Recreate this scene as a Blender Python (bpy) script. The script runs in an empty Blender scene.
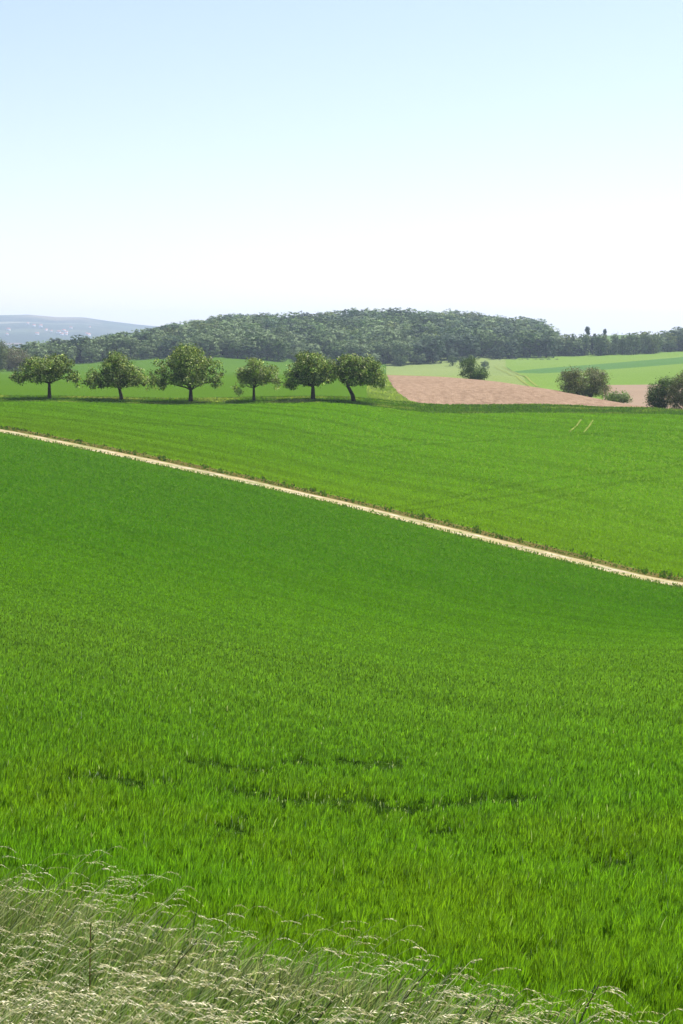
import bpy, math, random
import numpy as np
R = math.radians
random.seed(7); rng = np.random.default_rng(11)
sc = bpy.context.scene; COL = sc.collection
# ------------------------------------------------------------------ camera
F = 1564.0; HOR = 330.0
PITCH = math.atan((512-HOR)/F)
cp, sp = math.cos(PITCH), math.sin(PITCH)
cam = bpy.data.cameras.new('camera'); cam.sensor_fit = 'VERTICAL'; cam.sensor_height = 36
cam.lens = 36*F/1024; cam.clip_end = 30000; cam.clip_start = .1
co = bpy.data.objects.new('camera', cam); COL.objects.link(co); sc.camera = co
co.location = (0, 0, 0); co.rotation_euler = (math.pi/2-PITCH, 0, 0)

def P(px, row, d):
    """world point at forward distance d seen at a photo position (survey of the site)"""
    cx = (px-341.5)/F; cy = (512-row)/F
    v = np.array([cx, cp+cy*sp, -sp+cy*cp]); return v*d/v[1]
# ------------------------------------------------------------------ terrain height
ctl = []
def c(px, row, d, dz=0):
    p = P(px, row, d); ctl.append((p[0]/d, math.log(d), p[2]+dz))
def cz(px, d, z): ctl.append(((px-341.5)/F/1.0, math.log(d), z))
Lc = [(1024, 9), (900, 13.5), (800, 20), (700, 31), (600, 50), (500, 85), (431, 133), (403.5, 169), (395.5, 185), (385, 240), (374, 460), (369, 690)]
Mc = [(1030, 9), (950, 12.5), (850, 19), (750, 30), (650, 46), (560, 78), (503, 104.5), (450, 140), (415, 160), (406, 170), (397, 186), (386, 240), (374.5, 460), (368.5, 690)]
Rc = [(1024, 9.5), (950, 12.5), (850, 19), (750, 29), (650, 48), (584, 86), (530, 108), (470, 132), (432, 155), (416, 172), (411, 188)]
for r, d in Lc: c(0, r, d); z = P(0, r, d)[2]; cz(-350, d, z)
for r, d in Mc: c(341, r, d)
for r, d in Rc: c(683, r, d); z = P(683, r, d)[2]; cz(1050, d, z)
for q in (-350, 0, 341, 683, 1050):
    cz(q, 1.5, -1.72); cz(q, 3, -2.35); cz(q, 5.5, -3.15)
c(50, 398.5, 178); c(191, 402, 178); c(253, 401, 178); c(120, 400.5, 178)
for px, row in ((60, 442.5), (120, 454.5), (190, 469), (260, 484), (430, 525.3), (510, 544.5), (600, 566)): c(px, row, 104.5/(1+.983*(px-341.5)/F))
c(440, 405, 187); c(520, 405.5, 187); c(600, 408, 187)
c(388, 375, 330); c(500, 382, 270); c(600, 399, 215); c(560, 391, 238); c(640, 406, 200); c(445, 377, 300)
cz(600, 265, -12.4); cz(683, 235, -12.3); cz(1050, 235, -12.3); cz(500, 340, -11.9); cz(560, 300, -12.2)
c(600, 388, 365); c(683, 384, 380); c(500, 376, 430); c(560, 384, 390)
c(683, 352, 800); c(550, 359.5, 740); c(450, 364.5, 710); c(620, 355.5, 770)
z = P(683, 352, 800)[2]; cz(1050, 800, z)
for px, row, d, th in [(-100, 346, 900, 12), (0, 345, 880, 12), (60, 340, 900, 12), (110, 336, 950, 12), (150, 329, 1000, 12), (200, 318, 1000, 12),
                       (250, 313, 1000, 12), (300, 312, 1000, 12), (360, 308.5, 1000, 12), (430, 309, 1000, 12), (500, 313, 1000, 12), (535, 318, 1000, 12),
                       (556, 334, 1000, 6), (600, 333.5, 1080, 0), (650, 333, 1080, 0), (683, 326, 950, 12), (800, 320, 950, 12)]:
    c(px, row, d, -th)
    z = P(px, row, d)[2]-th; cz(px, 1450, z-16)
for q in (-350, 0, 300, 683, 1050): cz(q, 3000, -60); cz(q, 2100, -48)
ctl = np.array(ctl); KA = 4.0
cx_, cy_ = ctl[:, 0]*KA, ctl[:, 1]
def _phi(r2): return .5*r2*np.log(r2+1e-12)
n = len(ctl)
K = _phi((cx_[:, None]-cx_[None])**2+(cy_[:, None]-cy_[None])**2)+np.eye(n)*2e-4
Pm = np.stack([np.ones(n), cx_, cy_], 1)
A = np.zeros((n+3, n+3)); A[:n, :n] = K; A[:n, n:] = Pm; A[n:, :n] = Pm.T
W = np.linalg.solve(A, np.concatenate([ctl[:, 2], np.zeros(3)]))
def H(x, y):
    x = np.asarray(x, float); y = np.asarray(y, float); shp = np.broadcast(x, y).shape
    x = np.broadcast_to(x, shp).ravel(); y = np.broadcast_to(y, shp).ravel()
    ye = np.clip(y, 1.5, 3000); u = np.clip(x/ye, -.44, .45)*KA; l = np.log(ye)
    out = np.empty(len(u))
    for i in range(0, len(u), 60000):
        s = slice(i, i+60000)
        k = _phi((u[s, None]-cx_[None])**2+(l[s, None]-cy_[None])**2)
        out[s] = k@W[:n]+W[n]+W[n+1]*u[s]+W[n+2]*l[s]
    return out.reshape(shp)
def hit(px, row, d0=5, d1=1200):
    ds = np.exp(np.linspace(math.log(d0), math.log(d1), 900)); v = P(px, row, 1.0)
    g = v[2]*ds-H(v[0]*ds, ds); k = np.argmax(g < 0)
    return float(ds[k]) if g[k] < 0 else None
# ------------------------------------------------------------------ noise
_tab = rng.random((256, 256))
def vnoise(x, y):
    xi = np.floor(x).astype(int); yi = np.floor(y).astype(int); fx = x-xi; fy = y-yi
    fx = fx*fx*(3-2*fx); fy = fy*fy*(3-2*fy)
    t = lambda a, b: _tab[a & 255, b & 255]
    return (t(xi, yi)*(1-fx)+t(xi+1, yi)*fx)*(1-fy)+(t(xi, yi+1)*(1-fx)+t(xi+1, yi+1)*fx)*fy
def fbm(x, y, o=3):
    s = 0; a = .5; t = 0
    for i in range(o): s = s+a*vnoise(x*2**i+17*i, y*2**i+31*i); t += a; a *= .5
    return s/t
# ------------------------------------------------------------------ mesh helpers
def make(name, verts, faces, mat, parent=None, col=None, smooth=False, k=None, link=True):
    """faces: int array (m,3) or (m,4), or list of arrays"""
    me = bpy.data.meshes.new(name); verts = np.asarray(verts, np.float32)
    fl = faces if isinstance(faces, list) else [faces]
    fl = [np.asarray(f, np.int32) for f in fl if len(f)]
    me.vertices.add(len(verts)); me.vertices.foreach_set('co', verts.ravel())
    loops = np.concatenate([f.ravel() for f in fl]); cnt = np.concatenate([np.full(len(f), f.shape[1], np.int32) for f in fl])
    me.loops.add(len(loops)); me.loops.foreach_set('vertex_index', loops)
    me.polygons.add(len(cnt)); st = np.zeros(len(cnt), np.int32); st[1:] = np.cumsum(cnt)[:-1]
    me.polygons.foreach_set('loop_start', st); me.polygons.foreach_set('loop_total', cnt)
    if smooth: me.polygons.foreach_set('use_smooth', np.ones(len(cnt), bool))
    me.update(calc_edges=True)
    if col is not None:
        a = me.color_attributes.new('col', 'FLOAT_COLOR', 'POINT')
        cc = np.ones((len(verts), 4), np.float32); cc[:, :3] = col; a.data.foreach_set('color', cc.ravel())
    me.materials.append(mat)
    o = bpy.data.objects.new(name, me)
    if link: COL.objects.link(o)
    if parent: o.parent = parent
    return o
def tag(o, label=None, cat=None, group=None, kind=None):
    if label: o['label'] = label
    if cat: o['category'] = cat
    if group: o['group'] = group
    if kind: o['kind'] = kind
    return o
def empty(name, loc, rz=0, s=1):
    o = bpy.data.objects.new(name, None); o.location = loc; o.rotation_euler = (0, 0, rz); o.scale = (s, s, s); COL.objects.link(o); return o
def gridfaces(nu, nv):
    i = np.arange(nu-1)[:, None]*nv+np.arange(nv-1)[None]; i = i.ravel()
    return np.stack([i, i+nv, i+nv+1, i+1], 1)
# ------------------------------------------------------------------ materials
class NT:
    def __init__(s, name):
        s.m = bpy.data.materials.new(name); s.m.use_nodes = True; s.t = s.m.node_tree; s.t.nodes.clear(); s.out = s.n('ShaderNodeOutputMaterial')
    def n(s, t, **kw):
        a = s.t.nodes.new(t)
        for k_, v in kw.items(): setattr(a, k_, v)
        return a
    def l(s, a, b): s.t.links.new(a, b)
    def geo(s): return s.n('ShaderNodeNewGeometry').outputs['Position']
    def noise(s, scale, detail=3, vec=None, rough=.5):
        a = s.n('ShaderNodeTexNoise'); a.inputs['Scale'].default_value = scale; a.inputs['Detail'].default_value = detail; a.inputs['Roughness'].default_value = rough
        s.l(vec if vec is not None else s.geo(), a.inputs['Vector']); return a.outputs['Fac']
    def mapv(s, rot=0, sc_=(1, 1, 1)):
        a = s.n('ShaderNodeMapping'); a.inputs['Rotation'].default_value = (0, 0, rot); a.inputs['Scale'].default_value = sc_; s.l(s.geo(), a.inputs['Vector']); return a.outputs['Vector']
    def ramp(s, fac, stops):
        a = s.n('ShaderNodeValToRGB'); e = a.color_ramp.elements
        while len(e) < len(stops): e.new(.5)
        for q, (p_, c_) in zip(e, stops): q.position = p_; q.color = (*c_, 1)
        s.l(fac, a.inputs['Fac']); return a.outputs['Color']
    def mix(s, fac, a, b, mode='MIX'):
        q = s.n('ShaderNodeMix', data_type='RGBA', blend_type=mode)
        if isinstance(fac, (int, float)): q.inputs[0].default_value = fac
        else: s.l(fac, q.inputs[0])
        for i, v in ((6, a), (7, b)):
            if isinstance(v, tuple): q.inputs[i].default_value = (*v, 1)
            else: s.l(v, q.inputs[i])
        return q.outputs[2]
    def pbsdf(s, color, rough=.8, spec=.3, bump=None, bstr=.5, bdist=.1):
        b = s.n('ShaderNodeBsdfPrincipled'); b.inputs['Roughness'].default_value = rough; b.inputs['Specular IOR Level'].default_value = spec
        if isinstance(color, tuple): b.inputs['Base Color'].default_value = (*color, 1)
        else: s.l(color, b.inputs['Base Color'])
        if bump is not None:
            q = s.n('ShaderNodeBump'); q.inputs['Strength'].default_value = bstr; q.inputs['Distance'].default_value = bdist
            s.l(bump, q.inputs['Height']); s.l(q.outputs[0], b.inputs['Normal'])
        return b.outputs[0]
    def done(s, sh): s.l(sh, s.out.inputs['Surface']); return s.m
def leafmat(name, trans=.4, rough=.55, spec=.25, tmul=(1.15, 1.25, .5)):
    """plant surface: colour of each leaf is stored on the mesh; light passes through it"""
    m = NT(name); a = m.n('ShaderNodeAttribute', attribute_name='col'); colr = a.outputs['Color']
    b = m.pbsdf(colr, rough, spec); t = m.n('ShaderNodeBsdfTranslucent'); m.l(m.mix(1.0, colr, tmul, 'MULTIPLY'), t.inputs['Color'])
    x = m.n('ShaderNodeMixShader'); x.inputs[0].default_value = trans; m.l(b, x.inputs[1]); m.l(t.outputs[0], x.inputs[2])
    return m.done(x.outputs[0])
def field_mat(name, c0, c1, c2, big=.03, rot=R(44.5), bump=.3, streak=(.12, 1.2, 1)):
    m = NT(name)
    s1 = m.noise(1.0, 3, m.mapv(rot, streak)); s2 = m.noise(big, 3); s3 = m.noise(3.0, 4, rough=.7)
    col = m.ramp(s2, [(.3, c0), (.5, c1), (.7, c2)])
    col = m.mix(m.ramp(s1, [(.35, (.0, .0, .0)), (.65, (.35, .35, .35))]), col, c0)
    col = m.mix(.5, col, m.ramp(s3, [(.3, tuple(.55*v for v in c0)), (.7, tuple(1.3*v for v in c2))]))
    return m.done(m.pbsdf(col, 1, 0, s3, .8, bump))
M = {}
M['leaf'] = leafmat('crown_leaves', .24, .6, .2, (1.1, 1.15, .6))
M['wood_leaf'] = leafmat('wood_crown_leaves', .12, .7, .15, (1.1, 1.15, .6))
M['wheat'] = leafmat('wheat_leaves', .38, .45, .3, (1.1, 1.3, .35))
M['brome'] = leafmat('dry_grass', .35, .45, .35, (1.05, 1.0, .85))
m = NT('bark'); M['bark'] = m.done(m.pbsdf(m.ramp(m.noise(6, 4), [(.3, (.03, .025, .018)), (.7, (.08, .07, .05))]), .95, .1, m.noise(14, 3), .6, .05))
m = NT('pale_bark'); M['pale_bark'] = m.done(m.pbsdf(m.ramp(m.noise(3, 4), [(.3, (.38, .37, .35)), (.7, (.6, .59, .56))]), .9, .1))
m = NT('meadow_soil'); M['ground'] = m.done(m.pbsdf(m.mix(m.noise(.01, 4), (.04, .09, .02), (.09, .13, .035)), .95, .05))
M['near'] = field_mat('wheat_ground_near', (.018, .045, .004), (.022, .052, .004), (.03, .065, .005))
M['near_dense'] = field_mat('wheat_ground_dense', (.034, .09, .006), (.041, .10, .007), (.05, .115, .008))
M['far'] = field_mat('wheat_ground_far', (.07, .145, .010), (.08, .16, .012), (.10, .18, .014), big=.02)
M['back'] = field_mat('green_field_back', (.048, .105, .010), (.054, .113, .011), (.063, .122, .013), big=.012, streak=(.02, .2, 1))
M['pale'] = field_mat('pale_green_crop', (.095, .165, .030), (.11, .18, .034), (.125, .19, .042), big=.008, rot=R(12), streak=(.01, .15, 1))
M['dark'] = field_mat('dark_green_crop', (.055, .12, .034), (.062, .13, .037), (.07, .14, .04), big=.008, rot=R(12), streak=(.01, .15, 1))
M['greyg'] = field_mat('grey_green_crop', (.12, .165, .052), (.14, .185, .06), (.165, .205, .07), big=.012, rot=R(35), streak=(.012, .22, 1))
M['verge'] = field_mat('dry_verge', (.07, .05, .02), (.13, .085, .035), (.09, .11, .025), big=.5)
M['strip'] = field_mat('meadow_strip', (.08, .14, .022), (.11, .165, .03), (.17, .21, .06), big=.12)
m = NT('ploughed_soil'); nz = m.noise(1.6, 5, m.mapv(R(-8), (.8, .22, 1)), .75); n2 = m.noise(.035, 3)
M['soil'] = m.done(m.pbsdf(m.mix(.55, m.ramp(n2, [(.3, (.18, .125, .085)), (.7, (.235, .165, .115))]), m.ramp(nz, [(.34, (.105, .068, .046)), (.66, (.29, .21, .15))])), 1, 0, nz, 1, .35))
m = NT('distant_soil'); M['soil2'] = m.done(m.pbsdf(m.mix(m.noise(.05, 4), (.17, .125, .09), (.22, .165, .12)), 1, 0))
m = NT('bare_lane'); M['lane'] = m.done(m.pbsdf(m.mix(m.noise(1.5, 4), (.11, .16, .03), (.18, .19, .06)), 1, 0))
# farm track: pale stony wheel ruts, worn grassy middle
m = NT('gravel_track'); uv = m.n('ShaderNodeAttribute', attribute_name='col'); sx = m.n('ShaderNodeSeparateColor'); m.l(uv.outputs['Color'], sx.inputs[0])
base = m.ramp(m.noise(1.3, 5, None, .7), [(.32, (.15, .115, .075)), (.5, (.30, .25, .18)), (.68, (.44, .39, .31))])
edge = m.ramp(m.noise(.8, 5, m.mapv(R(44.5), (.3, 1, 1)), .7), [(.3, (.10, .14, .03)), (.7, (.34, .25, .14))])
ad = m.n('ShaderNodeMath', operation='ADD'); m.l(sx.outputs[0], ad.inputs[0])
sb = m.n('ShaderNodeMath', operation='MULTIPLY_ADD'); m.l(m.noise(.9, 4, m.mapv(R(44.5), (.35, 1.5, 1))), sb.inputs[0]); sb.inputs[1].default_value = 1.5; sb.inputs[2].default_value = -.78
m.l(sb.outputs[0], ad.inputs[1])
fc = m.ramp(ad.outputs[0], [(.36, (0, 0, 0)), (.7, (1, 1, 1))])
M['track'] = m.done(m.pbsdf(m.mix(fc, edge, base), .95, .1, m.noise(5, 4), .5, .04))
# ------------------------------------------------------------------ ground sheets
def sheet(name, mat, g0, g1, u0=-.6, u1=.6, nu=200, nv=60, lift=0., kind='structure', cross=None):
    us = np.linspace(u0, u1, nu); y0 = g0(us); y1 = np.maximum(g1(us), y0+.01)
    t = np.linspace(0, 1, nv)[None]; Y = np.exp(np.log(y0)[:, None]*(1-t)+np.log(y1)[:, None]*t); X = us[:, None]*Y
    Z = H(X, Y)+lift
    col = None
    if cross is not None:
        cc = np.broadcast_to(cross(t[0])[None], X.shape).ravel(); col = np.stack([cc]*3, 1)
    o = make(name, np.stack([X, Y, Z], 2).reshape(-1, 3), gridfaces(nu, nv), mat, smooth=True, col=col)
    return tag(o, kind=kind)
def cur(pts, isrow=False):
    """boundary as distance over bearing"""
    us = [(p[0]-341.5)/F for p in pts]; ys = [p[1] for p in pts]
    return lambda u: np.interp(u, us, ys)
def rowcur(pts, d0, d1=1000):
    q = []
    for px, row in pts:
        d = hit(px, row, d0, d1); q.append((px, d if d else d1))
    return cur(q)
PA, PB = 104.5, .983
wig = lambda u: .25*np.sin(u*24+.6)
def track_line(off):
    k_ = math.hypot(1, PB)
    return lambda u: np.minimum((PA+off*k_+wig(u))/(1+PB*np.maximum(u, -.40)), 163+off)
bank = cur([(-400, 14.0), (0, 12.4), (120, 11.5), (240, 10.2), (341, 9.4), (500, 8.6), (640, 8.1), (683, 7.9), (1100, 7.3)])
tA, tB, tC = track_line(-1.0), track_line(.85), track_line(2.5)
C = cur([(-400, 171), (0, 171), (120, 172), (250, 173), (400, 174), (520, 177), (600, 177), (683, 173), (1100, 172)])
D = cur([(-400, 182), (0, 182), (400, 186), (520, 187), (683, 188), (1100, 188)])
sheet('bank', M['strip'], lambda u: 0*u+.8, lambda u: bank(u), nv=50)
MY = lambda u: np.minimum(tA(u)-3, 44-18*u)
sheet('wheat_field', M['near'], bank, MY, nv=100)
sheet('wheat_field', M['near_dense'], MY, tA, nv=90)
sheet('farm_track', M['track'], tA, tB, nv=15, nu=500, cross=lambda t: .5+.5*np.cos((t-.5)*2*math.pi*2+math.pi)*.55-.9*np.abs(t-.5)**2*2)
sheet('track_verge', M['verge'], tB, tC, nv=6, nu=300)
sheet('wheat_field', M['far'], tC, C, nv=110)
sheet('meadow_strip', M['strip'], C, D, nv=20)
UB0, UB1 = (386-341.5)/F, (424-341.5)/F
_bl = rowcur([(386, 375.5), (388.5, 381), (392, 387), (398, 394), (408, 400), (424, 404)], 186, 330)
brown_lo = lambda u: np.where(u < UB1, _bl(u), D(u))
crest = cur([(386, 330), (445, 300), (500, 270), (560, 238), (600, 215), (640, 200), (683, 191), (1100, 190)])
sheet('green_field', M['back'], D, lambda u: 0*u+800, u1=UB0, nv=90)
sheet('rough_slope', M['back'], D, brown_lo, u0=UB0, u1=UB1, nv=30, nu=30)
sheet('ploughed_field', M['soil'], brown_lo, crest, u0=UB0, nv=60)
US = (505-341.5)/F; UE = (537-341.5)/F
_yb0 = [(px, hit(px, row, 262) or 300) for px, row in ((505, 366.5), (515, 373), (525, 381))]
_yb = cur(_yb0+[(537, float(crest((537-341.5)/F)))])
yb = lambda u: np.where(u < UE, np.maximum(_yb(u), crest(u)), crest(u))
sheet('fallow_field', M['greyg'], crest, lambda u: 0*u+760, u0=UB0, u1=US, nv=60, nu=60)
sheet('fallow_field', M['greyg'], crest, yb, u0=US, u1=UE, nv=40, nu=30)
f_soil = rowcur([(600, 385), (650, 384.5), (683, 384), (1100, 384)], 262)
f_d0 = rowcur([(512, 372.5), (540, 373.5), (600, 370), (683, 363.5), (1100, 345)], 300)
f_d1 = rowcur([(512, 371.5), (540, 368.5), (600, 364), (683, 357), (1100, 340)], 300)
UP = (603-341.5)/F
sheet('distant_field', M['pale'], yb, lambda u: np.maximum(yb(u), f_d0(u)), u0=US, u1=UP, nv=40, nu=30)
sheet('distant_ploughed_field', M['soil2'], crest, f_soil, u0=UP, nv=40, nu=80)
sheet('distant_field', M['pale'], f_soil, f_d0, u0=UP, nv=30, nu=80)
sheet('distant_dark_field', M['dark'], lambda u: np.maximum(yb(u), f_d0(u)), lambda u: np.maximum(np.maximum(yb(u), f_d0(u)), f_d1(u)), u0=US, nv=20, nu=100)
sheet('distant_field', M['pale'], lambda u: np.maximum(np.maximum(yb(u), f_d0(u)), f_d1(u)), lambda u: np.interp(u, [US, .22], [780, 840]), u0=US, nv=30, nu=100)
# bare lanes in the crops
def lane(pts, w, lift=.02, mat='lane', name='field_lane'):
    q = []
    for px, row in pts:
        d = hit(px, row, 60 if row > 410 else 262, 1100)
        if d: v = P(px, row, d); q.append((v[0], v[1]))
    q = np.array(q); s = np.linspace(0, len(q)-1, len(q)*6); X = np.interp(s, range(len(q)), q[:, 0]); Y = np.interp(s, range(len(q)), q[:, 1])
    dx = np.gradient(X); dy = np.gradient(Y); L = np.hypot(dx, dy)+1e-6; nx, ny = -dy/L, dx/L
    a = []
    for k_ in (-1, -.3, .3, 1): a.append(np.stack([X+nx*w*k_/2, Y+ny*w*k_/2, H(X+nx*w*k_/2, Y+ny*w*k_/2)+lift], 1))
    V = np.stack(a, 1).reshape(-1, 3)
    return tag(make(name, V, gridfaces(len(s), 4), M[mat]), kind='structure'), np.stack([X, Y], 1)
BARE = []
for pts in ([(581, 420), (577, 426), (570, 432)], [(593, 421), (589, 427), (584, 433)]):
    BARE.append(lane(pts, .17, .06)[1])
for pts in ([(495, 367), (508, 373), (520, 380), (531, 387)], [(503, 366.5), (517, 373), (530, 381), (538, 387)]):
    lane(pts, .6, .10)
# the wide ground under and beyond everything
s_ = np.sinh(np.linspace(-8.6, 8.6, 330)); gx = s_/s_[-1]*9000; gy = s_/s_[-1]*9000
Xg, Yg = np.meshgrid(gx, gy, indexing='ij'); dg = np.hypot(Xg, Yg)
def GZ(x, y):
    d = np.hypot(x, y); return H(x, y)-(.15+.002*np.minimum(d, 900))-np.where(y < 0, 0, 0)
tag(make('ground', np.stack([Xg, Yg, GZ(Xg, Yg)], 2).reshape(-1, 3), gridfaces(330, 330), M['ground'], smooth=True), kind='structure')
# far hills, kilometres away
m = NT('far_hill_land')
v = m.mapv(0, (.0016, .0030, 0)); ns = m.noise(1, 5, v, .6); vo = m.n('ShaderNodeTexVoronoi'); vo.inputs['Scale'].default_value = 1; m.l(m.mapv(R(20), (.0035, .0020, 0)), vo.inputs['Vector'])
vs = m.n('ShaderNodeSeparateColor'); m.l(vo.outputs['Color'], vs.inputs[0])
fields = m.ramp(vs.outputs[0], [(.2, (.035, .055, .025)), (.45, (.06, .09, .035)), (.6, (.17, .10, .08)), (.75, (.045, .065, .03)), (.95, (.15, .15, .11))])
M['hill'] = m.done(m.pbsdf(m.mix(m.ramp(ns, [(.42, (0, 0, 0)), (.52, (1, 1, 1))]), fields, (.02, .035, .02)), 1, 0))
hd = np.linspace(3300, 7600, 70); ha = np.linspace(-.5, .45, 260)
UA, DD = np.meshgrid(ha, hd, indexing='ij')
prof = np.interp(UA, [-.5, (-80-341.5)/F, (0-341.5)/F, (30-341.5)/F, (60-341.5)/F, (85-341.5)/F, (115-341.5)/F, (140-341.5)/F, (190-341.5)/F, 0, .45], [70, 62, 58, 62, 50, 50, 33, 20, 5, -60, -60])
tt = np.clip((DD-3300)/2900, 0, 1); tt2 = np.clip((DD-6200)/1400, 0, 1)
ZH = -75+(prof+75)*(tt**1.15)*(1-.35*tt2)+6*(fbm(UA*30, DD/500)-.5)*tt*(1-tt2)
tag(make('hills', np.stack([UA*DD, DD, ZH], 2).reshape(-1, 3), gridfaces(260, 70), M['hill'], smooth=True), kind='structure')
def hz(u, d):
    i = int(np.argmin(abs(ha-u))); j = int(np.argmin(abs(hd-d))); return float(ZH[i, j])
# ------------------------------------------------------------------ blades (crops and grasses nobody could count)
def blades(name, X, Y, w, h, col, mat, bend=.25, wind=(.15, 0), segs=3, z0=0., spread=1., label=None, cat=None, fold=0, prof=None):
    N = len(X); Z = H(X, Y)+z0
    th = rng.random(N)*2*math.pi; bd = rng.random(N)*2*math.pi
    bx = np.cos(bd)*bend*rng.random(N)*spread+wind[0]; by = np.sin(bd)*bend*rng.random(N)*spread+wind[1]
    dx, dy = np.cos(th), np.sin(th)
    if segs == 3: ts, ws = [0, .4, .75], [.6, 1, .75]
    else: ts, ws = [0, .5], [.8, 1]
    if prof: ws = prof
    V = []
    for t, ww in zip(ts, ws):
        ox = bx*h*t**2; oy = by*h*t**2; oz = h*(t-.35*t**3*(bx**2+by**2))
        for s in (-1, 1): V.append(np.stack([X+ox+s*dx*w*ww/2, Y+oy+s*dy*w*ww/2, Z+oz], 1))
    V.append(np.stack([X+bx*h, Y+by*h, Z+h*(1-.35*(bx**2+by**2))], 1))
    nv = len(V); V = np.stack(V, 1).reshape(-1, 3); b = np.arange(N)[:, None]*nv
    q = [b+np.array([[2*i, 2*i+1, 2*i+3, 2*i+2]]) for i in range(len(ts)-1)]; tr = b+np.array([[nv-3, nv-2, nv-1]])
    o = make(name, V, [np.concatenate(q), tr], mat, col=np.repeat(col, nv, 0))
    return tag(o, label, cat, None, 'stuff')
def cmix(a, b, f): f = np.clip(f, 0, 1)[:, None]; return np.array(a)[None]*(1-f)+np.array(b)[None]*f
def fieldpts(N, g0, g1, u0=-.42, u1=.42):
    u = rng.uniform(u0, u1, N); a = g0(u); b = g1(u); y = np.exp(rng.uniform(0, 1, N)*np.log(b/a)+np.log(a)); return u*y, y
kn = math.hypot(1, PB)
def perp(X, Y): return (Y+PB*X-PA)/kn          # distance from the track
def along(X, Y): return (X-PB*Y)/kn
# near wheat
X, Y = fieldpts(1400000, bank, lambda u: tA(u)-.2)
v = perp(X, Y); al = along(X, Y)
thin = fbm(al/7+3, v/1.6+9, 3)                     # thin, lodged patches running along the drill rows, coloured darker as shaded hollows
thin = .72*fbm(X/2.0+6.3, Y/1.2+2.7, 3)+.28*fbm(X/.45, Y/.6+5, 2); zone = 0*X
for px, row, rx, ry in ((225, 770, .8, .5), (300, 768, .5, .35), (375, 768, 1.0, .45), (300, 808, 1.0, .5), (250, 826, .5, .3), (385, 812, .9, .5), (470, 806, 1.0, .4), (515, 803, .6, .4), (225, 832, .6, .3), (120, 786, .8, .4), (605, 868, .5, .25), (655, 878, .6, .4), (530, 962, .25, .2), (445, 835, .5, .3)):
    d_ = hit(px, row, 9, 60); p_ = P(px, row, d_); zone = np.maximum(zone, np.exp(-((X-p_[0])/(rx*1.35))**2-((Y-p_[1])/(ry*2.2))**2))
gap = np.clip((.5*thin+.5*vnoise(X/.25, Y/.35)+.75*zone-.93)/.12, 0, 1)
rowm = .5+.5*np.sin(v*2*math.pi/3.0+1.2*fbm(al/9, v/5))
vn = vnoise(X/.085, Y/.2); nr = np.clip((60-Y)/40, 0, 1)
keep = rng.random(len(X)) > np.maximum(gap*.8, .7*(1-1.7*vn)*nr)
X, Y, v, al, gap, vn, nr = X[keep], Y[keep], v[keep], al[keep], gap[keep], vn[keep], nr[keep]
r1 = rng.random(len(X)); big = fbm(al/28+5, v/9+2, 2); med = fbm(X/3.5+1, Y/5+7, 3)
tv = np.clip((Y-44-18*(big-.5))/32, 0, 1)           # the crop is denser and darker towards the track
base = cmix((.145, .285, .020), (.088, .212, .014), tv)
yl = np.clip((med-.5)*3+np.clip(-X/Y*5-.4, 0, .6), 0, 1)*np.clip((32-Y)/10, 0, 1)             # yellower shoots here and there near the bank
base = base*(1-yl[:, None]*.5)+np.array([.21, .29, .016])*yl[:, None]*.5
mid = np.exp(-((Y-42-8*(big-.5))/13)**2)
base = base*(1-mid[:, None]*.5)+np.array([.185, .29, .055])[None]*mid[:, None]*.5
va = .18+.40*nr; base = base*((1-va)+2*va*r1)[:, None]
st = fbm(al/20, v/.9, 2); base *= (.93+.14*np.clip((st-.3)/.4, 0, 1))[:, None]
row_ = np.exp(-((((v+1.3*fbm(al/40, v*0+4, 2)) % 6.0)-3)/.28)**2)*(Y > 40); base *= (1-.14*row_)[:, None]
base = base*(1-gap[:, None]*.85)+np.array([.012, .034, .006])*gap[:, None]*.85  # shade of the hollows in the crop is put into the blade colour
pale = (rng.random(len(X)) < .004+.09*gap) & (Y < 36)
base[pale] = np.array([.5, .54, .42])*(.6+.5*rng.random((pale.sum(), 1)))  # whitish leaf glints, painted as the colour of scattered blades
hh = np.clip(22/Y, .42, .85)*(.13+.10*rng.random(len(X)))*(1-.55*gap)*(1-.3*row_)*((1-nr)*.8+nr*(.05+1.75*vn))*np.clip(.35+(-v-1.3)/2.5, .35, 1)
ww = np.maximum(.0088, .00068*Y)*(.7+.6*rng.random(len(X)))
near = Y < 32
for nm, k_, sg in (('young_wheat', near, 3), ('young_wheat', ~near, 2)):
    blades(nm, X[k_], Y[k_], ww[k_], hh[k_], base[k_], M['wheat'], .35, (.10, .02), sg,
           label='dense bright green young wheat close to the camera' if sg == 3 else 'darker green young wheat running down to the pale track', cat='wheat')
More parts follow.
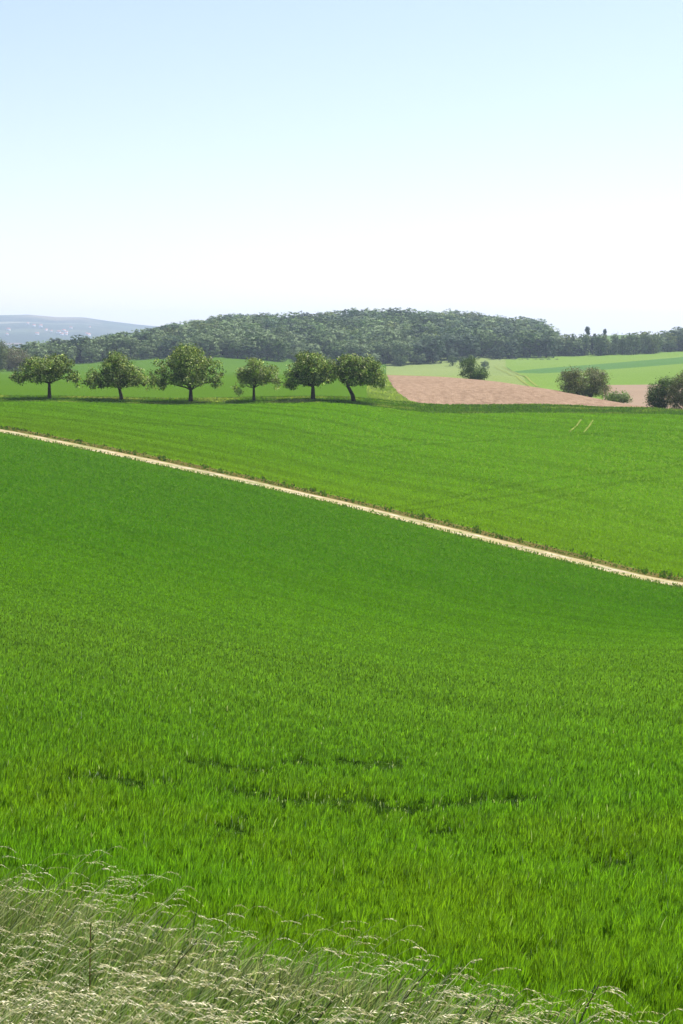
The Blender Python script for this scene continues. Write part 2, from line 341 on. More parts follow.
# far wheat
X, Y = fieldpts(560000, lambda u: tC(u)+.3, lambda u: C(u)-.2)
dm = np.full(len(X), 9.)
for B in BARE:
    for p in B: dm = np.minimum(dm, np.hypot((X-p[0]), (Y-p[1])*.5))
k_ = (dm > .2) | (rng.random(len(X)) < .55); X, Y = X[k_], Y[k_]
v = perp(X, Y); al = along(X, Y); big = fbm(X/30, Y/22, 3); st = fbm(al/25, v/1.3, 2)
nearT = np.exp(-v/14)
base = cmix((.140, .275, .018), (.160, .295, .020), (big-.35)/.3)
base = base*(1-.5*nearT[:, None])+np.array([.21, .27, .016])*.5*nearT[:, None]
base *= (.86+.28*rng.random((len(X), 1)))*(.88+.24*np.clip((st-.3)/.4, 0, 1))[:, None]
lines = []
for pl in ([(330, 519), (400, 507), (480, 492), (560, 478), (683, 466)], [(400, 512), (480, 500), (570, 488), (683, 476)], [(380, 448), (500, 440), (600, 434), (683, 431)], [(700, 452), (660, 472), (560, 498), (470, 516)], [(0, 418), (150, 424), (300, 433), (450, 441)]):
    q = np.array([P(px, row, hit(px, row, 60, 190) or 150)[:2] for px, row in pl]); q = q[np.argsort(q[:, 0])]
    lines.append(q)
dk = np.zeros(len(X))
for q in lines:
    w_ = (X > q[0, 0]) & (X < q[-1, 0]); dk = np.maximum(dk, np.exp(-((Y-np.interp(X, q[:, 0], q[:, 1]))/.45)**2)*w_)
base *= (1-.22*dk)[:, None]
blades('young_wheat', X, Y, .00066*Y*(.7+.6*rng.random(len(X))), .06+.07*rng.random(len(X)), base, M['wheat'], .35, (.1, 0), 2,
       label='lighter green young wheat on the rise beyond the pale track', cat='wheat')
# verge beside the track: ragged tufts and dry stalks
N = 16000; u = rng.uniform(-.33, .33, N); s = tB(u)+.35+np.where(rng.random(N) < .5, rng.random(N)*1.0, 1.2+rng.random(N)*1.4); cl = fbm(u*420+8*np.sin(u*31), s*.4+3, 3)
k_ = (cl > .66) | (rng.random(N) < .2); u, s, cl = u[k_], s[k_], cl[k_]; X, Y = u*s, s
base = cmix((.07, .14, .02), (.26, .20, .09), (rng.random(len(X)) < .45)*1.*rng.random(len(X)))
blades('verge_grass', X, Y, .0011*Y, (.07+.16*rng.random(len(X)))*(.45+.55*(cl > .60)), base*(.6+.6*rng.random((len(X), 1))), M['wheat'], .6, (.1, 0), 2, label='ragged dark tufts of grass along the far edge of the track', cat='grass')
N = 3500; u = rng.uniform(-.33, .33, N); s = tA(u)+rng.normal(-.1, .45, N); X, Y = u*s, s
blades('verge_grass', X, Y, .0007*Y, .05+.11*rng.random(N), cmix((.05, .14, .015), (.16, .2, .05), rng.random(N)), M['wheat'], .6, (.1, 0), 2, label='short green grass along the near edge of the track', cat='grass')
# meadow strip under the fruit trees
N = 80000; X, Y = fieldpts(N, lambda u: C(u)+.1, lambda u: D(u)+1)
f = fbm(X/5, Y/3, 3); rt = np.clip((X/Y-.02)/.06, 0, 1)
base = cmix((.10, .18, .025), (.28, .31, .10), (f-.52)/.2); base = base*(1-.5*rt[:, None])+np.array([.08, .16, .035])*.5*rt[:, None]
hh = (.07+.12*rng.random(N))*(.5+f)*(1+.35*rt*np.clip((fbm(X/2.2, Y/2, 2)-.35)*4, 0, 1)); hh = np.where((Y < C(X/Y)+2.5), hh*.7, hh)
blades('meadow_grass', X, Y, .0011*Y*(.7+.6*rng.random(N)), hh, base*(.65+.6*rng.random((N, 1))), M['wheat'], .5, (.12, 0), 2, label='taller pale meadow grass in the strip under the fruit trees', cat='grass')
# slope of rough grass left of the ploughed field
N = 9000; uu = rng.uniform(UB0-.012, UB1, N); yy = D(uu)-2.5+rng.random(N)**2*(np.maximum(_bl(uu), 188)-D(uu))
base = cmix((.16, .24, .06), (.38, .41, .17), fbm(uu*yy/3, yy/6, 2)*1.2)
blades('rough_grass', uu*yy, yy, .0011*yy, (.08+.3*rng.random(N))*np.clip((yy-D(uu)+2.5)/8, .3, 1), base, M['wheat'], .5, (.12, 0), 2, label='rough pale grass wedge left of the ploughed field', cat='grass')
# wild brome on the bank
def bankpts(N, ylo=3.2, back=0):
    u = rng.uniform(-.42, .42, N*2); y = np.exp(rng.uniform(math.log(ylo), math.log(14.5), N*2)); k_ = y < bank(u)+rng.normal(0, .35, N*2)-back
    u, y = u[k_][:N], y[k_][:N]; return u*y, y
def hfac(X, Y): return np.interp(X/Y, [-.22, -.1, 0, .1, .2, .3], [.88, .80, .74, .68, .54, .42])
X, Y = bankpts(110000); k_ = rng.random(len(X)) < np.interp(X/Y, [-.2, 0, .2], [1, .75, .4]); X, Y = X[k_], Y[k_]; N = len(X); r1 = rng.random(N)
straw = np.clip(fbm(X/1.3, Y/1.1, 3)*2-.75+rng.normal(0, .25, N), 0, 1)
base = cmix((.17, .29, .035), (.60, .58, .28), straw*.62)*(.25+1.1*r1[:, None]**1.3)
blades('wild_grass', X, Y, .005+.008*rng.random(N), (.22+.40*rng.random(N)**1.3)*hfac(X, Y), base, M['brome'], .6, (.42, .03), 3, label='tangled green and straw coloured wild grass leaves on the bank', cat='grass')
# flowering stalks with drooping panicles
def stalks(name, N, label):
    X, Y = bankpts(N*2); k_ = rng.random(len(X)) < np.clip((fbm(X/.7, Y/.6, 2)-.3)*2.5, .05, 1)*np.interp(X/Y, [-.2, 0, .2], [1, .7, .4]); X, Y = X[k_][:N], Y[k_][:N]; N = len(X); Z = H(X, Y); h = (.30+.58*rng.random(N))*hfac(X, Y)
    lean = .35+.55*rng.random(N); wd = rng.normal(.1, .35, N); lx, ly = np.cos(wd)*lean, np.sin(wd)*lean
    def pt(t): t = np.asarray(t); return np.stack([X+lx*h*t**1.5*1.1, Y+ly*h*t**1.5, Z+h*(t-.10*t**4)], -1)
    V, FQ, CL = [], [], []; nb = 0
    ts = np.linspace(0, 1, 6); w = np.linspace(.0048, .0026, 6); th = rng.random(N)*math.pi; d = np.stack([np.cos(th), np.sin(th), 0*th], 1)
    A_ = []
    for t, ww in zip(ts, w): p = pt(t); A_ += [p-d*ww/2, p+d*ww/2]
    V.append(np.stack(A_, 1).reshape(-1, 3)); b = np.arange(N)[:, None]*12
    for i in range(5): FQ.append(b+np.array([[2*i, 2*i+1, 2*i+3, 2*i+2]]))
    cs = cmix((.18, .27, .07), (.60, .57, .34), rng.random(N)); CL.append(np.repeat(cs, 12, 0)); nb = N*12
    # panicle: rachis droops past the tip, carrying spikelets
    top = pt(1.0); dirx = np.stack([np.cos(wd), np.sin(wd), 0*wd], 1); L = .07+.12*rng.random(N); pc = cmix((.48, .45, .22), (.92, .84, .62), rng.random(N)**1.3)
    nsp = 20; kind = rng.random(N)
    for k_ in range(nsp):
        s = (k_+rng.random(N))/nsp; droop = .28+.55*kind
        p = top+dirx*(L*s)[:, None]*1.1; p[:, 2] += L*(.25*s-droop*s**2)
        ax = dirx*.9+rng.normal(0, .28, (N, 3)); ax[:, 2] += -.25-.5*s; ax /= np.linalg.norm(ax, axis=1)[:, None]
        ln = (.012+.017*rng.random(N))*(1.1-.4*s); sd = np.cross(ax, rng.normal(0, 1, (N, 3))); sd /= np.linalg.norm(sd, axis=1)[:, None]; wd_ = .0011+.0014*rng.random(N)
        q = [p, p+ax*ln[:, None]*.4+sd*wd_[:, None], p+ax*ln[:, None], p+ax*ln[:, None]*.4-sd*wd_[:, None]]
        V.append(np.stack(q, 1).reshape(-1, 3)); FQ.append(nb+np.arange(N)[:, None]*4+np.array([[0, 1, 2, 3]])); nb += N*4; CL.append(np.repeat(pc*(.6+.6*rng.random((N, 1))), 4, 0))
    o = make(name, np.concatenate(V), np.concatenate(FQ), M['brome'], col=np.concatenate(CL)); tag(o, label, 'grass', None, 'stuff')
stalks('brome_stalks', 4100, 'pale nodding seed heads of wild brome leaning to the right')
# ------------------------------------------------------------------ plants with trunk and crown
def tube(pts, rads, n_=6):
    pts = np.array(pts, float); V, Fc = [], []
    for i, (p, r) in enumerate(zip(pts, rads)):
        t = pts[min(i+1, len(pts)-1)]-pts[max(i-1, 0)]; t /= np.linalg.norm(t)+1e-9
        a = np.cross(t, [0.31, .95, .1]); a /= np.linalg.norm(a); b = np.cross(t, a)
        for k_ in range(n_): q = 2*math.pi*k_/n_; V.append(p+(a*math.cos(q)+b*math.sin(q))*r)
    for i in range(len(pts)-1):
        for k_ in range(n_): j = (k_+1) % n_; Fc.append((i*n_+k_, i*n_+j, (i+1)*n_+j, (i+1)*n_+k_))
    return np.array(V), np.array(Fc)
def tubes(lst, n_=6):
    V, Fc, b = [], [], 0
    for pts, rads in lst: v, f = tube(pts, rads, n_); V.append(v); Fc.append(f+b); b += len(v)
    return np.concatenate(V), np.concatenate(Fc)
def limb(a, b, r0, r1, sag=.0, n_=6, jit=.06):
    a = np.array(a, float); b = np.array(b, float); L = np.linalg.norm(b-a); pts = []
    for i in range(n_):
        t = i/(n_-1); p = a*(1-t)+b*t; p[2] += sag*L*math.sin(math.pi*t)
        if 0 < i < n_-1: p += np.array([random.gauss(0, jit)*L*.5 for _ in range(3)])
        pts.append(p)
    return pts, [r0+(r1-r0)*i/(n_-1) for i in range(n_)]
def leaves(cent, rad, per, size, cols, g, aniso=.8, up=.15, outw=1.1, twv=.5):
    """leaf faces round twig centres"""
    dirs = cent[:, 3:]; cent = cent[:, :3]; N = len(cent)*per; Cn = np.repeat(cent, per, 0); p = Cn+g.normal(0, 1, (N, 3))*rad*np.array([1, 1, aniso])
    nrm = g.normal(0, 1, (N, 3))*.6+np.repeat(dirs, per, 0)*outw; nrm[:, 2] += up; nrm /= np.linalg.norm(nrm, axis=1)[:, None]
    a = np.cross(nrm, g.normal(0, 1, (N, 3))); a /= np.linalg.norm(a, axis=1)[:, None]; b = np.cross(nrm, a)
    s = size*(.6+.8*g.random(N))[:, None]
    V = np.stack([p-a*s, p-b*s*.55, p+a*s, p+b*s*.55], 1).reshape(-1, 3)
    Fc = np.arange(N*4).reshape(-1, 4); ci = g.integers(0, len(cols), N); cl = np.array(cols)[ci]*(.7+.6*g.random((N, 1)))
    tw = 1-twv+2*twv*g.random(len(cent)); cl = cl*np.repeat(tw, per)[:, None]
    return V, Fc, np.repeat(cl, 4, 0)
def blobpts(blobs, n_, g, shell=.55):
    out = []; vol = np.array([b[3]*b[4]*b[5] for b in blobs])**.62; vol /= vol.sum()
    for b, f in zip(blobs, vol):
        k_ = max(2, int(n_*f)); d = g.normal(0, 1, (k_, 3)); d /= np.linalg.norm(d, axis=1)[:, None]; r = g.random(k_)**(1/3); r = shell+(1-shell)*r; r = np.where(g.random(k_) < .3, g.random(k_)**.5, r)
        out.append(np.concatenate([np.array(b[:3])+d*r[:, None]*np.array(b[3:6]), d], 1))
    return np.concatenate(out)
APPLE = [(.09, .155, .022), (.065, .12, .018), (.17, .24, .045), (.34, .37, .13)]
S = F/178.0
def apple(trunk_px, base_row, blobs, fork, label, lean=0, ntw=330, cols=APPLE, g_=1, depth=178, size=.085, tr=.17, name='fruit_tree', group='fruit trees in a row on the meadow strip', cat='fruit tree'):
    """blobs in photo pixels relative to nothing: (px,row,halfwidth,halfheight)"""
    S = F/depth; g = np.random.default_rng(g_); x0 = (trunk_px-341.5)/F*depth; y0 = depth; z0 = float(H(x0, y0))
    root = empty(name, (x0, y0, z0)); tag(root, label, cat, group)
    bl = []
    for (px, row, hw, hhh) in blobs:
        x = (px-trunk_px)/S; z = (base_row-row)/S; rx = hw/S; rz = hhh/S
        bl.append((x, g.normal(0, .5)*min(1, 2/rx), z, rx, max(rx*.95, 1.0), rz))
    # depth: add lobes fore and aft so the crown is as deep as wide
    cxm = np.mean([b[0] for b in bl]); wide = max(b[0]+b[3] for b in bl)-min(b[0]-b[3] for b in bl)
    for b in list(bl):
        if abs(b[0]-cxm) < wide*.28:
            for s in (-1, 1): bl.append((b[0]*.9, s*wide*.24, b[2]-.15, b[3]*.8, b[4]*.75, b[5]*.85))
    tw = blobpts(bl, int(ntw*1.6), g, .45)
    V, Fc, cl = leaves(tw, .19, 26, size*1.25, cols, g, outw=.6, twv=.6)
    make('crown', V, Fc, M['leaf'], root, col=cl)
    fz = fork/S; fk = (lean, 0, fz); L = [([(0, 0, -.25), (lean*.2, 0, fz*.4), (lean*.7, .03, fz*.8), fk], [tr*1.7, tr*1.3, tr*1.1, tr*.95])]
    for b in bl:
        tgt = (b[0], b[1], b[2]); L.append(limb(fk, tgt, tr*.5, tr*.14, .10))
        for _ in range(4):
            e = np.array(tgt)+g.normal(0, .5, 3)*np.array(b[3:6]); L.append(limb(tgt, e, tr*.14, .012, .05, 4))
    V, Fc = tubes(L); make('trunk', V, Fc, M['bark'], root, smooth=True)
    return root
apple(50, 398.5, [(50, 366, 22, 10), (27, 372, 13, 8), (20, 378, 8, 5), (68, 370, 11, 11), (75, 380, 5, 8), (45, 376, 16, 6), (36, 363, 9, 7), (60, 361, 8, 7)], 15,
      'leftmost fruit tree, wide flat umbrella crown on a forked trunk', g_=1)
apple(122, 400.5, [(118, 366, 18, 12), (100, 378, 13, 9), (90, 384, 6, 5), (136, 376, 12, 10), (146, 384, 5, 6), (118, 380, 18, 7), (116, 358, 9, 6)], 13,
      'second fruit tree from the left, dome crown drooping low on both sides', lean=-.3, g_=2)
apple(191, 402, [(190, 362, 24, 14), (164, 372, 14, 13), (158, 384, 8, 7), (214, 372, 9, 12), (187, 352, 14, 9), (190, 378, 20, 8), (217, 382, 5, 6)], 12,
      'tallest fruit tree, third from the left, broad crown with a peaked top', g_=3, ntw=420, tr=.2)
YEL = [(.18, .26, .05), (.14, .21, .04), (.24, .31, .08), (.34, .38, .14)]
apple(254, 401, [(256, 370, 15, 10), (244, 375, 9, 9), (239, 388, 6, 7), (271, 374, 9, 9), (277, 382, 5, 7), (257, 378, 14, 7), (255, 362, 7, 5)], 13,
      'smallest fruit tree, thin yellowish crown with one low hanging lobe', g_=4, cols=YEL, ntw=190, tr=.13)
apple(313, 401.5, [(312, 367, 22, 12), (296, 376, 11, 12), (290, 386, 5, 6), (330, 373, 13, 12), (314, 379, 20, 8), (308, 359, 12, 6)], 13,
      'fruit tree with a straight trunk, left one of the touching pair at the right end', g_=5, ntw=380, tr=.2)
apple(354, 401.5, [(360, 367, 20, 11), (345, 374, 13, 11), (375, 373, 10, 12), (380, 382, 5, 6), (358, 378, 18, 6), (350, 360, 12, 6)], 16,
      'fruit tree with a leaning crooked trunk, rightmost of the row', lean=-.75, g_=6, ntw=350, tr=.18)
# shrubs
def shrub(px, brow, blobs, depth, label, cols, g_, name='bush', group=None, ntw=200, size=.10, per=34, cat='bush', rad=.28, trunk=True):
    S = F/depth; g = np.random.default_rng(g_); x0 = (px-341.5)/F*depth; z0 = float(H(x0, depth))
    root = empty(name, (x0, depth, z0-.05)); tag(root, label, cat, group)
    bl = [((a-px)/S, g.normal(0, .3), (brow-b)/S, w/S, w/S*.9, h/S) for a, b, w, h in blobs]
    tw = blobpts(bl, ntw, g, .7); tw[:, 2] = np.maximum(tw[:, 2], .1)
    V, Fc, cl = leaves(tw, rad, per, size, cols, g); V[:, 2] = np.maximum(V[:, 2], -.1+0*V[:, 2])
    make('crown' if trunk else 'foliage', V, Fc, M['leaf'], root, col=cl)
    L = []
    for b in bl:
        for _ in range(3):
            e = np.array(b[:3])+g.normal(0, .4, 3)*np.array(b[3:6]); e[2] = max(e[2], .3); L.append(limb((b[0]*.35, b[1]*.3, -.2), e, .09, .015, .0, 5))
    V, Fc = tubes(L, 5); make('trunk', V, Fc, M['bark'], root, smooth=True)
    return root
BR = [(.12, .15, .045), (.085, .12, .03), (.22, .21, .10), (.13, .145, .05)]
DG = [(.075, .13, .025), (.055, .10, .02), (.11, .17, .04)]
LG = [(.13, .21, .05), (.10, .17, .04), (.18, .25, .08)]
shrub(473, 378, [(473, 371, 12, 7), (468, 364, 7, 6), (480, 372, 6, 6), (471, 359, 4, 4)], 298, 'dark green pointed bush standing alone on the upper edge of the ploughed field', DG, 21, ntw=160, size=.13, rad=.35)
shrub(584, 396, [(584, 381, 20, 13), (568, 381, 11, 11), (598, 383, 10, 12), (585, 389, 23, 8), (572, 374, 8, 6), (594, 373, 9, 5)], 229, 'large rounded grey brown bush between ploughed field and distant green crop', BR, 22, ntw=460, size=.10)
shrub(617, 402, [(617, 397, 11, 6), (610, 397, 7, 6), (624, 398, 7, 4)], 214, 'low bright green bush just right of the large rounded bush', LG, 23, ntw=110, size=.09)
shrub(662, 410, [(662, 395, 13, 15), (655, 401, 8, 9), (667, 387, 9, 8)], 197, 'dark shaded bush at the right edge, left of the tall brownish one', DG, 24, ntw=260, size=.09)
shrub(690, 412, [(688, 391, 18, 18), (676, 398, 9, 12), (704, 393, 14, 16), (684, 379, 8, 7), (694, 375, 8, 6)], 194, 'tall brownish bush cut off by the right edge of the photo', BR, 25, ntw=420, size=.09)
# ------------------------------------------------------------------ the wood: shared tree shapes
W1 = [(.085, .145, .035), (.07, .125, .03), (.10, .165, .045)]
W2 = [(.145, .205, .08), (.12, .18, .07), (.17, .23, .10)]
W3 = [(.05, .095, .042), (.04, .08, .036), (.06, .11, .048)]
W4 = [(.13, .175, .04), (.11, .15, .035), (.15, .195, .05)]
def crown_arrays(kind, g, n_tw, per, size):
    h = 11.0
    if kind == 'conifer':
        t = g.random(n_tw)**.8; a = g.random(n_tw)*2*math.pi; r = (1-t)*2.2+.15
        tw = np.stack([np.cos(a)*r, np.sin(a)*r, 1.5+t*(h+1-1.5), np.cos(a), np.sin(a), a*0+.5], 1); return leaves(tw, .3, per, size, W3, g)
    if kind == 'pine':
        tw = blobpts([(.2, 0, 12.6, 1.5, 1.5, 1.2), (-.9, .2, 11.2, 1.2, 1.2, .7), (1.1, 0, 9.6, 1.2, 1.2, .5), (-.8, 0, 8.0, 1.3, 1.3, .5), (.5, 0, 6.2, 1.2, 1.2, .5)], n_tw, g); return leaves(tw, .35, per, size, W3, g)
    bl = []
    nb = g.integers(5, 8)
    for i in range(nb):
        a = g.random()*2*math.pi; r = 1.9*g.random()**.5; z = g.uniform(5.2, 8.4); s = g.uniform(1.3, 1.9)
        bl.append((math.cos(a)*r, math.sin(a)*r, z, s, s, s*.85))
    bl.append((0, 0, 7.6, 2.5, 2.5, 2.4)); bl.append((0, 0, 5, 3.0, 3.0, 2.4)); bl.append((0, 0, 2.4, 2.4, 2.4, 1.8))
    tw = blobpts(bl, n_tw, g, .86)
    return leaves(tw, .20, per, size, {'round': W1, 'pale': W2, 'dark': W3, 'olive': W4}[kind], g, twv=.15, outw=1.7)
def trunk_arrays(h=9, r=.2):
    L = [([(0, 0, -1), (0, 0, 1.5), (.1, 0, h*.6), (0, .1, h*.92)], [r*1.2, r, r*.6, .05])]
    for a in range(5): L.append(limb((0, 0, 2+a*1.1), (2*math.cos(a*2.4), 2*math.sin(a*2.4), 3.6+a*1.1), r*.4, .03, 0, 4))
    return tubes(L, 5)
TV, TF = trunk_arrays(); trunk_me = make('trunk', TV, TF, M['bark'], smooth=True, link=False).data
PV, PF = trunk_arrays(12, .14)
pine_trunk_me = make('trunk', PV, PF, M['bark'], smooth=True, link=False).data
protos = {}
for i, kd in enumerate(['round', 'round', 'round', 'pale', 'pale', 'dark', 'olive', 'conifer', 'pine']):
    g = np.random.default_rng(100+i); V, Fc, cl = crown_arrays(kd, g, 210, 20, .21); protos.setdefault(kd, []).append(make('crown', V, Fc, M['wood_leaf'], col=cl, link=False).data)
KN = {'round': 'deciduous_tree', 'pale': 'willow_tree', 'dark': 'deciduous_tree', 'olive': 'deciduous_tree', 'conifer': 'conifer_tree', 'pine': 'pine_tree'}
def ftree(kd, x, y, s, label, group, cat='tree', sink=0., sxy=1, z=None):
    z = float(GZ(x, y)) if z is None else z
    r = empty(KN[kd], (x, y, z-sink), random.random()*6.28, 1); r.scale = (s*sxy, s*sxy, s)
    tag(r, label, cat, group)
    for nm, me in (('crown', random.choice(protos[kd])), ('trunk', pine_trunk_me if kd == 'pine' else trunk_me)):
        o = bpy.data.objects.new(nm, me); COL.objects.link(o); o.parent = r
    return r
# jittered planting of the wooded hill
front = cur([(-300, 690), (0, 690), (110, 690), (200, 690), (300, 695), (400, 700), (430, 715), (500, 740), (552, 760), (556, 772), (650, 800), (683, 815), (1000, 830)])
back = cur([(-300, 900), (0, 930), (130, 1050), (545, 1060), (556, 800), (640, 826), (656, 860), (670, 960), (1000, 1000)])
pts = []
y = 650.
while y < 1080:
    x = -260.
    while x < 330:
        px_, py_ = x+random.uniform(-3.2, 3.2), y+random.uniform(-3, 3); u = px_/py_
        if front(u) < py_ < back(u) and -.30 < u < .27: pts.append((px_, py_))
        x += 9.2
    y += 8.6
pts.sort(key=lambda p: p[1]-float(front(p[0]/p[1])))
LAB = {'round': ('rounded mid green tree in the front edge of the far wood', 'mid green trees at the front edge of the wood'),
       'pale': ('pale grey green tree in the front edge of the far wood', 'pale trees at the front edge of the wood'),
       'dark': ('dark blue green tree in the front edge of the far wood', 'dark trees at the front edge of the wood'),
       'olive': ('yellowish olive tree in the front edge of the far wood', 'olive trees at the front edge of the wood')}
def kindat(x, y):
    f = fbm(np.array([x/38.]), np.array([y/30.]), 3)[0]; u = x/y
    if u > (420-341.5)/F and u < (552-341.5)/F and y-front(u) < 45: return 'dark' if random.random() < .75 else 'round'
    if y-front(u) < 40 and u < (430-341.5)/F and random.random() < .55: return 'pale'
    r = random.random()+(f-.5)*1.8
    return 'dark' if r < .22 else 'round' if r < .62 else 'olive' if r < .72 else 'pale'
nf = 0; rest = []
for (x, y) in pts:
    u = x/y; px = 341.5+u*F; dfr = y-float(front(u))
    if 552 < px < 655:
        kd = random.choice(['pale', 'round', 'pale', 'olive', 'dark']); s = random.choice([random.uniform(.6, .9), random.uniform(.9, 1.45)])
    else: kd = kindat(x, y); s = random.choice([random.uniform(.7, .95), random.uniform(.9, 1.25), random.uniform(1.1, 1.5)])
    if dfr < 5: s *= .88
    if px < 40: s *= .9
    if nf < 250 and -8 < px < 700: ftree(kd, x, y, s, *LAB[kd], sxy=random.uniform(1.3, 1.7)); nf += 1
    else: rest.append((kd, x, y, s))
# everything further up the slope reads as one mass
lod = {}
for i, kd in enumerate(['round', 'pale', 'dark', 'olive']):
    lod[kd] = [crown_arrays(kd, np.random.default_rng(300+i*3+j), 130, 14, .235) for j in range(3)]
Vs, Fs, Cs, b = [], [], [], 0
for kd, x, y, s in rest:
    V, Fc, cl = random.choice(lod[kd]); a = random.random()*6.28; ca, sa = math.cos(a), math.sin(a); w = s*random.uniform(1.45, 1.95)
    z0 = float(GZ(x, y)); Vn = np.stack([(V[:, 0]*ca-V[:, 1]*sa)*w+x, (V[:, 0]*sa+V[:, 1]*ca)*w+y, V[:, 2]*s+z0], 1)
    Vs.append(Vn); Fs.append(Fc+b); Cs.append(cl*random.uniform(.62, 1.4)); b += len(V)
tag(make('woodland', np.concatenate(Vs), np.concatenate(Fs), M['wood_leaf'], col=np.concatenate(Cs)), 'dense mixed wood covering the hill behind its front trees', 'woodland', None, 'stuff')
print('TREES', nf, len(rest))
# single trees that stand out
def at(px, d): return (px-341.5)/F*d
ftree('pine', at(586, 812), 812, 1.12, 'taller pine with a dark tuft rising above the scrub, nearer the wooded hill', None, sxy=.62)
ftree('pine', at(603, 815), 815, 1.02, 'slimmer pine above the scrub, right of the taller pine', None, sxy=.5)
ftree('round', at(643, 808), 808, .95, 'lone light green tree at the right end of the scrub before the open gap', None, sxy=.6)
for px in (572, 593, 579): ftree('conifer', at(px, 806), 806, random.uniform(.85, 1.0), 'small dark conifer poking out of the scrub below the skyline', 'small conifers in the scrub', sxy=.9)
ftree('conifer', at(115, 985), 985, 1.15, 'dark conifer on the skyline at the left shoulder of the wood, left of its twin', None, sxy=1.2)
ftree('conifer', at(140, 1000), 1000, 1.1, 'dark conifer on the skyline at the left shoulder of the wood, right of its twin', None, sxy=1.2)
def snag(px, d, h, z, label, r=.22):
    root = empty('dead_tree', (at(px, d), d, z)); tag(root, label, 'dead tree')
    L = [([(0, 0, -1), (0, 0, h*.4), (.15, 0, h*.75), (0, 0, h)], [r, r*.8, r*.5, .05])]; g = np.random.default_rng(int(px))
    make('trunk', *tubes(L, 6), M['pale_bark'], root, smooth=True)
    for i in range(7):
        t = g.uniform(.45, .92); a = g.random()*6.28; l = g.uniform(1, 2.4); make('branch', *tube(*limb((0.1*t, 0, h*t), (l*math.cos(a), l*math.sin(a), h*t+l*.8), .09*r/.22, .03, 0, 4), 5), M['pale_bark'], root)
snag(318, 905, 15.5, float(GZ(at(318, 905), 905)), 'bleached bare dead tree standing pale among the green crowns of the wooded hill', .38)
snag(612, 812, 13.2, float(GZ(at(612, 812), 812)), 'thin bare pole like tree above the scrub, left of a pair', .16)
snag(616, 813, 13.0, float(GZ(at(616, 813), 813)), 'thin bare pole like tree above the scrub, right of a pair', .16)
for i in range(34):
    px = random.uniform(551, 656); d = random.uniform(778, 800)
    ftree(random.choice(['pale', 'pale', 'round', 'olive']), at(px, d), d, random.choice([.6, .8, 1.0, 1.25]), 'small pale green tree in the scrub belt right of the wooded hill', 'small trees in the scrub belt', sxy=random.uniform(.6, 1.2))
# bushes before the wood
ftree('pale', at(484, 640), 640, .55, 'small round pale bush before the dark wood, right of the pointed bush', None, 'bush', 1.0, 1.2, z=float(H(at(484, 640), 640)))
for px, d in ((462, 690), (470, 700), (452, 700)): ftree('round', at(px, d), d, .55, 'small rounded bush at the foot of the dark wood', 'small bushes at the foot of the wood', 'bush', .8, 1.1, z=float(H(at(px, d), d)))
for i, px in enumerate(range(492, 556, 7)): d = 738+random.uniform(-4, 4); ftree(random.choice(['pale', 'olive']), at(px, d), d, .3, 'low pale scrub bush along the foot of the dark wood', 'low scrub along the foot of the wood', 'bush', .8, 1.7)
# left edge trees, nearer than the wood
def bigtree(px, brow, blobs, d, label, cols, g_, sz=.2):
    return shrub(px, brow, blobs, d, label, cols, g_, name='deciduous_tree', ntw=320, size=sz, per=26, cat='tree', rad=.6)
bigtree(17, 373, [(17, 359, 13, 9), (9, 363, 8, 8), (26, 364, 9, 7), (17, 367, 14, 6)], 560, 'round brownish green tree at the left edge of the field', [(.12, .11, .05), (.16, .13, .07), (.09, .10, .04)], 41)
bigtree(-2, 374, [(-3, 358, 10, 12), (2, 350, 7, 7), (-4, 366, 10, 8)], 540, 'yellow green tree cut off by the left edge of the photo', [(.13, .16, .05), (.10, .13, .04)], 42)
# ------------------------------------------------------------------ village on the far hill
m = NT('white_render'); M['white'] = m.done(m.pbsdf((.75, .73, .7), .8, .2))
m = NT('red_tiles'); M['tiles'] = m.done(m.pbsdf(m.mix(m.noise(1, 2), (.36, .12, .08), (.45, .18, .12)), .9, .1))
def boxv(x0, x1, y0, y1, z0, z1): return np.array([(x, y, z) for z in (z0, z1) for x, y in ((x0, y0), (x1, y0), (x1, y1), (x0, y1))], float)
BF = np.array([(3, 2, 1, 0), (4, 5, 6, 7), (0, 1, 5, 4), (1, 2, 6, 5), (2, 3, 7, 6), (3, 0, 4, 7)])
hw = make('wall', boxv(-7, 7, -5, 5, -3, 6), BF, M['white'], link=False).data
rv = np.array([(-7.6, -5.6, 6.01), (7.6, -5.6, 6.01), (7.6, 5.6, 6.01), (-7.6, 5.6, 6.01), (-7.6, 0, 10.5), (7.6, 0, 10.5)], float)
hr = make('roof', rv, [np.array([(0, 1, 5, 4), (2, 3, 4, 5), (3, 2, 1, 0)]), np.array([(0, 4, 3), (1, 2, 5)])], M['tiles'], link=False).data
for i in range(18):
    px = random.choice([random.uniform(25, 75), random.uniform(0, 110)]); d = random.uniform(4700, 5400); u = (px-341.5)/F
    e = empty('village_house', (u*d, d, hz(u, d)+1), random.uniform(-.6, .6), random.uniform(.5, .85)); tag(e, 'tiny pale house with a reddish roof on the hazy far hillside', 'house', 'village houses on the far hillside')
    for nm, me in (('wall', hw), ('roof', hr)): o = bpy.data.objects.new(nm, me); COL.objects.link(o); o.parent = e
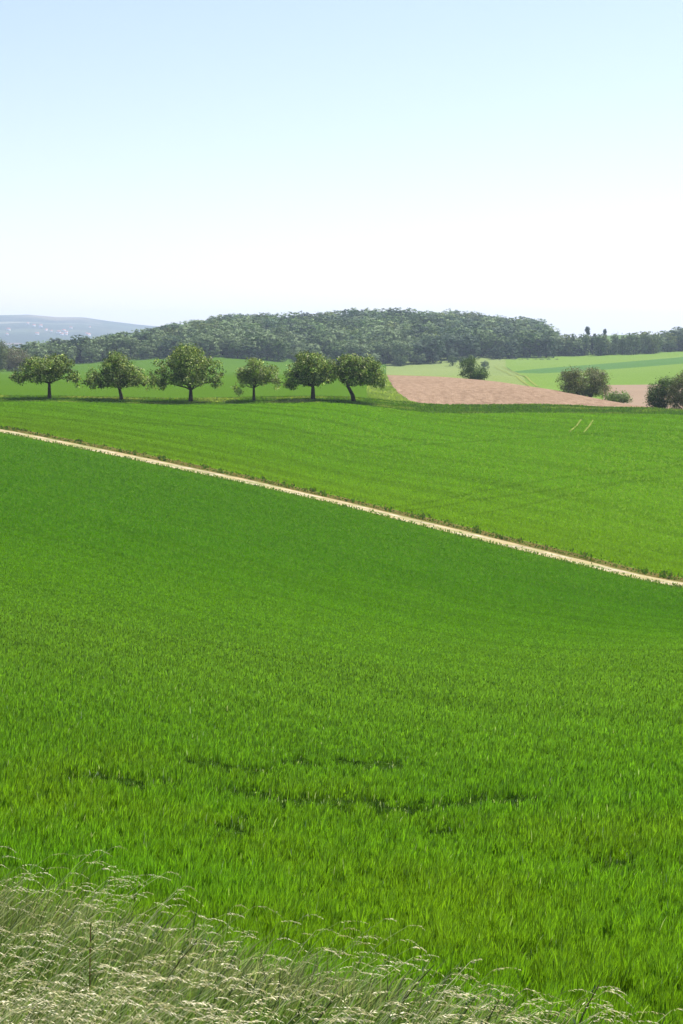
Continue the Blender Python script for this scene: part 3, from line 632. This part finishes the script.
# ------------------------------------------------------------------ weeds standing in the bank grass
def weed(x, y, h, lean, label, group, col=(.05, .09, .03), nl=10, stem=(.10, .08, .04), name='weed_stem', ls=.05):
    z0 = float(H(x, y)); root = empty(name, (x, y, z0)); tag(root, label, 'weed', group); g = np.random.default_rng(int(abs(x*1000)+y*100))
    pts = [(lean*h*t*t, 0, h*t-.02) for t in np.linspace(0, 1, 7)]
    V, Fc = tube(pts, [.006-.0035*t for t in np.linspace(0, 1, 7)], 5); make('stem', V, Fc, M['brome'], root, col=np.tile(stem, (len(V), 1)))
    V, Fc, b = [], [], 0
    for i in range(nl):
        t = .25+.75*(i+g.random())/nl; p = np.array([lean*h*t*t, 0, h*t]); a = g.random()*6.28; d = np.array([math.cos(a)*.6, math.sin(a)*.6, .75]); s = np.array([-math.sin(a), math.cos(a), .2]); L = ls*(1.5-t)*(.7+.6*g.random())
        V += [p, p+d*L*.5+s*L*.16, p+d*L, p+d*L*.5-s*L*.16]; Fc.append((b, b+1, b+2, b+3)); b += 4
    make('foliage', np.array(V), np.array(Fc), M['brome'], root, col=np.array([np.array(col)*q for q in np.repeat(.7+.8*g.random(nl), 4)]))
gq = random.Random(5)
for i in range(10):
    u = gq.uniform(-.21, .17); b_ = float(bank(u)); y = gq.uniform(max(6.5, b_-3.4), b_-.7)
    weed(u*y, y, gq.uniform(.42, .62), gq.uniform(.25, .5), 'thin dark green weed stem standing up out of the pale bank grass', 'dark weed stems in the bank grass', nl=16, ls=.05)
y = 8.2; weed((78-341.5)/F*y, y, .75, .02, 'leafy reddish brown weed taller than its neighbours near the left corner of the bank', None, (.10, .14, .03), 40, (.16, .06, .035), 'leafy_weed', .075)
# ------------------------------------------------------------------ air
m = NT('haze'); pv = m.n('ShaderNodeVolumePrincipled'); pv.inputs['Color'].default_value = (.64, .77, 1, 1); pv.inputs['Density'].default_value = .00014; pv.inputs['Anisotropy'].default_value = .3
m.l(pv.outputs[0], m.out.inputs['Volume'])
hb = make('haze', boxv(-9100, 9100, -9100, 9100, -90, 100), BF, m.m); tag(hb, kind='stuff')
# ------------------------------------------------------------------ light
SE, SA = 56.0, 42.0      # elevation, bearing clockwise from the viewing direction
sd = np.array([math.sin(R(SA))*math.cos(R(SE)), math.cos(R(SA))*math.cos(R(SE)), math.sin(R(SE))])
sun = bpy.data.lights.new('sun', 'SUN'); sun.energy = 4.9; sun.angle = R(.5); sun.color = (1, .95, .86)
so = bpy.data.objects.new('sun', sun); COL.objects.link(so)
from mathutils import Vector
so.rotation_euler = Vector(sd).to_track_quat('Z', 'Y').to_euler()
w = bpy.data.worlds.new('World'); sc.world = w; w.use_nodes = True; t = w.node_tree
sky = t.nodes.new('ShaderNodeTexSky'); sky.sky_type = 'NISHITA'; sky.sun_disc = False; sky.sun_elevation = R(SE); sky.sun_rotation = R(SA)
sky.air_density = 1.0; sky.dust_density = .5; sky.ozone_density = 1.0
bg = t.nodes['Background']; bg.inputs['Strength'].default_value = .110; mx = t.nodes.new('ShaderNodeMix'); mx.data_type = 'RGBA'; mx.blend_type = 'MULTIPLY'; mx.inputs[0].default_value = 1; mx.inputs[7].default_value = (1.01, .99, 1.03, 1); gm = t.nodes.new('ShaderNodeGamma'); gm.inputs[1].default_value = .75; t.links.new(sky.outputs[0], gm.inputs[0]); t.links.new(gm.outputs[0], mx.inputs[6]); t.links.new(mx.outputs[2], bg.inputs['Color'])
sc.view_settings.view_transform = 'Standard'; sc.view_settings.look = 'None'; sc.view_settings.exposure = 1.2; sc.view_settings.gamma = 1
sc.cycles.volume_bounces = 0; sc.cycles.max_bounces = 8; sc.cycles.transparent_max_bounces = 4
